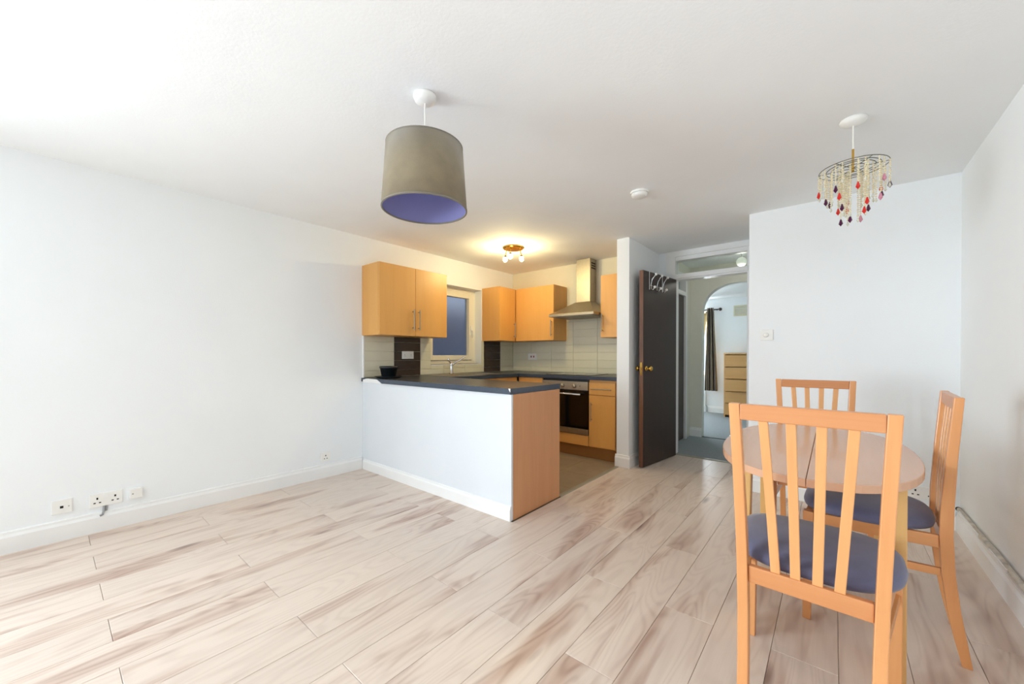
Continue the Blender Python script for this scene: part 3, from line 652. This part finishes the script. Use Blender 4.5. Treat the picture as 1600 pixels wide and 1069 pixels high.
obj('shade_carrier', fr_, 'cord', pd)
obj('lamp_holder', MB().lathe([(.001, 2.03), (.016, 2.03), (.018, 1.975), (.001, 1.975)], (px, py, 0), 18), 'plastic', pd, smooth=True)
# beaded chandelier
chx, chy, chz = .072, 2.588, 2.07
cl = thing('chandelier', 'beaded chandelier with purple, red and pink crystal drops', 'chandelier', (chx, chy, H))
obj('ceiling_rose', MB().lathe([(.001, H-.0005), (.055, H-.0005), (.054, H-.010), (.040, H-.022), (.012, H-.030), (.001, H-.030)], (chx, chy, 0), 32), 'plastic', cl, smooth=True)
obj('cord', MB().tube([(chx, chy, H-.03), (chx, chy, 2.165)], .0035, 8), 'cord', cl)
obj('rod', MB().tube([(chx, chy, 2.165), (chx, chy, 2.05)], .005, 8), 'brass', cl)
for r_ in (.134, .105, .085, .05):
    obj('ring', MB().tube([(chx+r_*math.cos(a*2*PI/48), chy+r_*math.sin(a*2*PI/48), chz) for a in range(49)], .002, 6, False), 'wire', cl)
sp = MB()
for k in range(6): a = k*PI/3; sp.tube([(chx, chy, chz), (chx+.134*math.cos(a), chy+.134*math.sin(a), chz)], .0018, 6)
obj('spokes', sp, 'wire', cl)
def bead_strand(n):
    mb = MB(); z = -.003; k = 0
    while k < n:
        r_ = (.0052, .0042, .0060)[k % 3]; z -= r_
        mb.lathe([(1e-6, z+r_), (r_, z), (1e-6, z-r_)], (0, 0, 0), 6); z -= r_; k += 1
    return mb, z
strands = {}
drops = {}
def drop(kind, big):
    s = .85 if big else .55
    return MB().lathe([(1e-6, 0), (.0035*s, -.004*s), (.0105*s, -.030*s), (1e-6, -.046*s)], (0, 0, 0), 6)
seq = ['purple', 'clear', 'red', 'clear', 'clear', 'pink', 'clear', 'purple', 'clear', 'clear', 'red', 'clear', 'clear']
idx = 0
for r_, cnt, n in ((.134, 20, 9), (.105, 12, 13), (.085, 11, 16), (.05, 7, 21), (.02, 3, 24)):
    for k in range(cnt):
        a = 2*PI*(k+.35*(idx % 2))/cnt; nn = n+(0, 1, -1, 2)[k % 4]
        if nn not in strands:
            mb, ze = bead_strand(nn); so = obj('bead_strand', mb, 'bead', cl, local=True); strands[nn] = (so, ze)
        else:
            so = strands[nn][0].copy(); COL.objects.link(so); so.parent = cl
        so.location = (r_*math.cos(a), r_*math.sin(a), chz-H)
        kind = seq[idx % 13]; big = kind != 'clear'; idx += 1
        if kind not in drops:
            dro = obj('crystal_drop', drop(kind, big), 'drop_'+kind, so, local=True); drops[kind] = dro; dro['label'] = kind+' crystal drop'
        else:
            dro = drops[kind].copy(); COL.objects.link(dro); dro.parent = so
        dro.location = (0, 0, strands[nn][1])
# smoke alarm
sm = thing('smoke_alarm', 'round white smoke alarm on the ceiling between the lamps', 'smoke alarm', (-1.083, 2.742, H))
obj('base', MB().lathe([(.001, H-.0005), (.062, H-.0005), (.062, H-.012), (.001, H-.012)], (-1.083, 2.742, 0), 32), 'plastic', sm, smooth=False)
obj('cover', MB().lathe([(.001, H-.012), (.056, H-.012), (.054, H-.030), (.040, H-.038), (.001, H-.039)], (-1.083, 2.742, 0), 32), 'plastic', sm, smooth=True)
# kitchen spot fitting
kx, ky = -2.70, 3.27
kl = thing('spotlight_fitting', 'brass ceiling plate with lit spot bulbs over the kitchen', 'lamp', (kx, ky, H))
obj('plate', MB().lathe([(.001, H-.0005), (.115, H-.0005), (.115, H-.012), (.105, H-.02), (.001, H-.022)], (kx, ky, 0), 40), 'brass', kl, smooth=False)
for k, (ax, ay) in enumerate(((-.075, -.02), (.05, .055), (.03, -.075))):
    t_ = Vector((kx+ax, ky+ay, H-.02)); e_ = Vector((kx+ax*1.25, ky+ay*1.25, H-.085))
    obj('arm', MB().tube([t_, e_], .006, 8), 'brass', kl)
    so = obj('spot_shade', MB().lathe([(.014, .045), (.030, 0), (.028, 0), (.012, .043)], (e_.x, e_.y, e_.z-.045), 20, close=True), 'chrome', kl, smooth=True)
    obj('bulb', MB().ball((e_.x, e_.y, e_.z-.035), .026, 14, 10, 1.15), 'bulb', so, smooth=True, label='lit warm bulb')
    point('spot_glow', (e_.x, e_.y, e_.z-.078), 7.5, (1.0, .80, .40), .02)

# ------------------------------------------------------------------ dining table
TX, TY = -.065, 2.14
tb = thing('dining_table', 'oval beech dining table with a seam along the top', 'table', (TX, TY, 0))
def half_top(sgn, inset=0, n=26):
    a_, b_, e_ = .322-inset, .608-inset, 2/2.35; pts = []
    for k in range(n+1):
        t = -PI/2+PI*k/n
        pts.append((TX+sgn*max(.0008, a_*abs(math.cos(t))**e_), TY+b_*math.copysign(abs(math.sin(t))**e_, math.sin(t))))
    return pts if sgn > 0 else pts[::-1]
for s in (1, -1):
    obj('table_top', MB().hexa(half_top(s), .714, .740), 'ttop', tb, .002)
ax_, ay_, TYF = .242, .352, 2.217
obj('apron', MB().box(TX-ax_+.05, TX+ax_-.05, TYF-ay_+.008, TYF-ay_+.028, .65, .713), 'chairx', tb)
obj('apron', MB().box(TX-ax_+.05, TX+ax_-.05, TYF+ay_-.028, TYF+ay_-.008, .65, .713), 'chairx', tb)
obj('apron', MB().box(TX-ax_+.008, TX-ax_+.028, TYF-ay_+.05, TYF+ay_-.05, .65, .713), 'chairy', tb)
obj('apron', MB().box(TX+ax_-.028, TX+ax_-.008, TYF-ay_+.05, TYF+ay_-.05, .65, .713), 'chairy', tb)
for sx in (-1, 1):
    for sy in (-1, 1):
        xo, yo = TX+.0095+sx*(ax_+.0105), TYF+sy*ay_; w_ = .05
        xi, yi = xo-sx*w_, yo-sy*w_
        xt, yt = xo-sx*w_*.75, yo-sy*w_*.75
        P = [(min(xo, xi), min(yo, yi)), (max(xo, xi), min(yo, yi)), (max(xo, xi), max(yo, yi)), (min(xo, xi), max(yo, yi))]
        Q = [(min(xo, xt), min(yo, yt)), (max(xo, xt), min(yo, yt)), (max(xo, xt), max(yo, yt)), (min(xo, xt), max(yo, yt))]
        obj('leg', MB().hexa(Q, 0, .713, P), 'tleg', tb, .004)
obj('slide_rail', MB().box(TX-.20, TX+.20, TY+.16, TY+.185, .69, .7125).box(TX-.20, TX+.20, TY-.185, TY-.16, .69, .7125), 'steel', tb, label='steel slide under the top')

# ------------------------------------------------------------------ dining chairs (local: +y faces forward)
def make_chair(label):
    c = thing('dining_chair', label, 'chair', (0, 0, 0), 0, 'slatted dining chairs around the table')
    def O(n, mb, mat, bev=.003, **k): return obj(n, mb, mat, c, bev, local=True, **k)
    prof = [(0, -.252, -.226, .166), (.1, -.237, -.204, .168), (.2, -.222, -.187, .170), (.33, -.208, -.172, .173), (.47, -.202, -.166, .177), (.565, -.203, -.168, .180), (.75, -.210, -.180, .187), (.98, -.224, -.198, .197)]
    for s in (-1, 1):
        mb = MB(); vs = []; fs = []
        for z, yb, yf, hw in prof:
            xo, xi = s*hw, s*(hw-.030); vs += [(xo, yb, z), (xi, yb, z), (xi, yf, z), (xo, yf, z)]
        for k in range(len(prof)-1):
            for q in range(4): fs.append((k*4+q, k*4+(q+1) % 4, (k+1)*4+(q+1) % 4, (k+1)*4+q))
        fs += [(3, 2, 1, 0), tuple((len(prof)-1)*4+q for q in range(4))]
        O('leg', mb.add(vs, fs), 'chair')
    for s in (-1, 1):
        xo, xi, xt = s*.226, s*.186, s*.192
        O('leg', MB().hexa([(min(xo, xt), .207), (max(xo, xt), .207), (max(xo, xt), .235), (min(xo, xt), .235)], 0, .463, [(min(xo, xi), .198), (max(xo, xi), .198), (max(xo, xi), .235), (min(xo, xi), .235)]), 'chair')
    O('top_rail', B(-.1655, .1655, -.222, -.199, .930, .979), 'chairx')
    O('back_rail', B(-.1455, .1455, -.194, -.172, .416, .468), 'chairx')
    O('front_rail', B(-.1855, .1855, .205, .228, .416, .462), 'chairx')
    for s in (-1, 1):
        O('side_rail', MB().hexa([(s*.163-.010, -.1655), (s*.163+.010, -.1655), (s*.212+.010, .1975), (s*.212-.010, .1975)], .416, .463), 'chairy')
        O('stretcher', MB().hexa([(s*.160-.008, -.171), (s*.160+.008, -.171), (s*.211+.008, .199), (s*.211-.008, .199)], .312, .340), 'chairy', .002)
    for xb_, xt_ in ((-.075, -.105), (-.026, -.036), (.026, .035), (.075, .104)):
        mb = MB(); vs = []
        for z, yc, xc in ((.466, -.183, xb_), (.62, -.186, xb_+(xt_-xb_)*.33), (.78, -.196, xb_+(xt_-xb_)*.68), (.932, -.2105, xt_)):
            vs += [(xc-.0125, yc-.006, z), (xc+.0125, yc-.006, z), (xc+.0125, yc+.006, z), (xc-.0125, yc+.006, z)]
        fs = [(k*4+q, k*4+(q+1) % 4, (k+1)*4+(q+1) % 4, (k+1)*4+q) for k in range(3) for q in range(4)] + [(3, 2, 1, 0), (12, 13, 14, 15)]
        O('slat', mb.add(vs, fs), 'slat', .002)
    # cushion: rounded trapezoid rings
    N = 44; ring = []; e_ = 2/3.4
    def outline(k):
        t = 2*PI*k/N; cx, cy = math.cos(t), math.sin(t)
        y = .040+.208*math.copysign(abs(cy)**e_, cy); w = .227-.9*max(0, .06-y)**2*1.25
        return w*math.copysign(abs(cx)**e_, cx), y
    lv = [(.90, .4640), (.985, .468), (1.0, .480), (.985, .494), (.93, .506), (.80, .516), (.55, .524), (.25, .528)]
    vs = []; fs = []
    for sc_, z in lv:
        for k in range(N):
            x_, y_ = outline(k); x_ *= sc_; y_ = .040+(y_-.040)*sc_
            if y_ < -.14: x_ = max(-.142, min(.142, x_)) if y_ < -.155 else x_
            vs.append((x_, y_, z))
    for i in range(len(lv)-1):
        for k in range(N): fs.append((i*N+k, i*N+(k+1) % N, (i+1)*N+(k+1) % N, (i+1)*N+k))
    b0 = len(vs); vs += [(0, .04, .4640), (0, .04, .529)]
    for k in range(N): fs += [(b0, (k+1) % N, k), (b0+1, (len(lv)-1)*N+k, (len(lv)-1)*N+(k+1) % N)]
    O('seat', MB().add(vs, fs), 'cush', 0, smooth=True, label='blue-grey padded seat')
    return c
ch1 = make_chair('slatted beech chair with its back to the viewer, frontmost')
ch1.location = (-.052, 1.602, 0); ch1.rotation_euler = (0, 0, -.031)
ch2 = copy_tree(ch1); ch2['label'] = 'slatted beech chair at the far end by the white wall'
ch2.location = (-.072, 2.835, 0); ch2.rotation_euler = (0, 0, PI+.09)
ch3 = copy_tree(ch1); ch3['label'] = 'slatted beech chair seen side-on by the low pipe'
ch3.location = (.149, 2.296, 0); ch3.rotation_euler = (0, 0, PI/2-.055)

# ------------------------------------------------------------------ hall and bedroom things
gb = thing('ceiling_lamp', 'round white globe lamp seen through the glass over the doorway', 'lamp', (-.83, 5.2, 2.36))
point('hall_fill', (-.83, 5.2, 2.13), 2.6, (1, .97, .88), .05)  # added point light below the globe, brightens the dark hall
obj('globe', MB().ball((-.83, 5.2, 2.228), .055, 20, 14), 'paper', gb, smooth=True)
obj('cord', MB().tube([(-.83, 5.2, 2.28), (-.83, 5.2, 2.359)], .004, 8), 'cord', gb)
cdr = thing('chest_of_drawers', 'oak veneer chest of drawers in the far bedroom', 'chest of drawers', (-1.14, 8.18, 0))
x0, x1, y0, y1 = -1.545, -.745, 7.96, 8.43
obj('frame', MB().box(x0, x0+.022, y0, y1, .002, 1.15).box(x1-.022, x1, y0, y1, .002, 1.15).box(x0+.022, x1-.022, y1-.02, y1, .002, 1.15).box(x0+.022, x1-.022, y0+.03, y1-.02, .05, .10), 'chest', cdr)
obj('top', B(x0-.003, x1+.003, y0-.004, y1, 1.1505, 1.178), 'chest', cdr, .002)
for k in range(5):
    za = .045+k*.221; zb = za+.208; yo = y0-.004-(.05 if k == 2 else 0)
    obj('drawer', MB().box(x0+.024, x1-.024, yo, yo+.02, za, zb).box(x0+.04, x1-.04, yo+.02, y1-.05, za+.01, zb-.04), 'chest', cdr, .0015)
# curtain, rod, tan curtain, radiator, vent
rod = thing('curtain_rod', 'dark curtain rod with ball finial over the bedroom window', 'curtain rod', (-2.4, 8.36, 2.03))
obj('rod', MB().tube([(-3.2, 8.36, 2.03), (-1.72, 8.36, 2.03)], .011, 10), 'dark', rod)
obj('finial', MB().ball((-1.69, 8.36, 2.03), .032), 'doorwood', rod, smooth=True)
obj('bracket', MB().tube([(-1.76, 8.449, 2.03), (-1.76, 8.36, 2.03)], .009, 8), 'dark', rod)
def curtain(x0t, x1t, x0b, x1b, y, zt, zb, folds, amp, waist=None, nz=14, nx=60):
    vs = []; fs = []; uv = []
    for j in range(nz+1):
        f = j/nz; z = zt+(zb-zt)*f; a = x0t+(x0b-x0t)*f; b = x1t+(x1b-x1t)*f
        for i in range(nx+1):
            u = i/nx; vs.append((a+(b-a)*u, y-amp*math.sin(u*folds*2*PI+f*.6)-.006*math.sin(f*9+u*5), z)); uv.append((u, f))
    for j in range(nz):
        for i in range(nx): fs.append((j*(nx+1)+i, j*(nx+1)+i+1, (j+1)*(nx+1)+i+1, (j+1)*(nx+1)+i))
    mb = MB(); mb.v = vs; mb.f = fs; return mb, uv
mb, uv = curtain(-1.915, -1.80, -1.955, -1.725, 8.33, 2.065, .44, 3.5, .026)
cu = thing('curtain', 'dark striped eyelet curtain gathered at the bedroom window', 'curtain', (-1.85, 8.33, .44))
o = obj('cloth', mb, 'stripe', cu, smooth=True)
ul = o.data.uv_layers.new(name='uv')
for lp in o.data.loops: ul.data[lp.index].uv = uv[lp.vertex_index]
sol = o.modifiers.new('thick', 'SOLIDIFY'); sol.thickness = .003
eg = MB()
for k in range(4): xx = -1.90+k*.028; eg.lathe([(.026, -.003), (.026, .003), (.017, .003), (.017, -.003)], (xx, 8.36, 2.03), 16, 'x', close=True)
obj('eyelets', eg, 'chrome', cu)
mb, uv = curtain(-2.55, -1.92, -2.55, -2.13, 8.41, 1.98, .50, 6, .012)
tc_ = thing('curtain', 'plain tan curtain behind the striped one', 'curtain', (-2.3, 8.41, .62))
o = obj('cloth', mb, 'tan', tc_, smooth=True); sol = o.modifiers.new('thick', 'SOLIDIFY'); sol.thickness = .003
rd = thing('radiator', 'white panel radiator below the bedroom window', 'radiator', (-2.4, 8.40, .08))
rm = MB(); rm.box(-2.85, -1.95, 8.40, 8.42, .10, .42)
for k in range(22): xx = -2.83+k*.04; rm.box(xx, xx+.022, 8.39, 8.40, .12, .40)
obj('panel', rm, 'gloss_white', rd)
obj('valve', MB().tube([(-1.93, 8.405, .01), (-1.93, 8.405, .12), (-1.95, 8.405, .14)], .010, 8), 'chrome', rd)
vt = thing('air_vent', 'cream louvred air vent high on the bedroom wall', 'air vent', (-1.36, 8.45, 1.88))
obj('frame', MB().box(-1.475, -1.225, 8.437, 8.449, 1.885, 1.91).box(-1.475, -1.225, 8.437, 8.449, 2.065, 2.09).box(-1.475, -1.45, 8.437, 8.449, 1.91, 2.065).box(-1.25, -1.225, 8.437, 8.449, 1.91, 2.065), 'grille', vt, .002)
for k in range(7): obj('louvre', MB().prism([(8.440, 1.914+k*.022), (8.448, 1.926+k*.022), (8.446, 1.929+k*.022), (8.438, 1.917+k*.022)], -1.45, -1.25, 'yzx'), 'grille', vt)
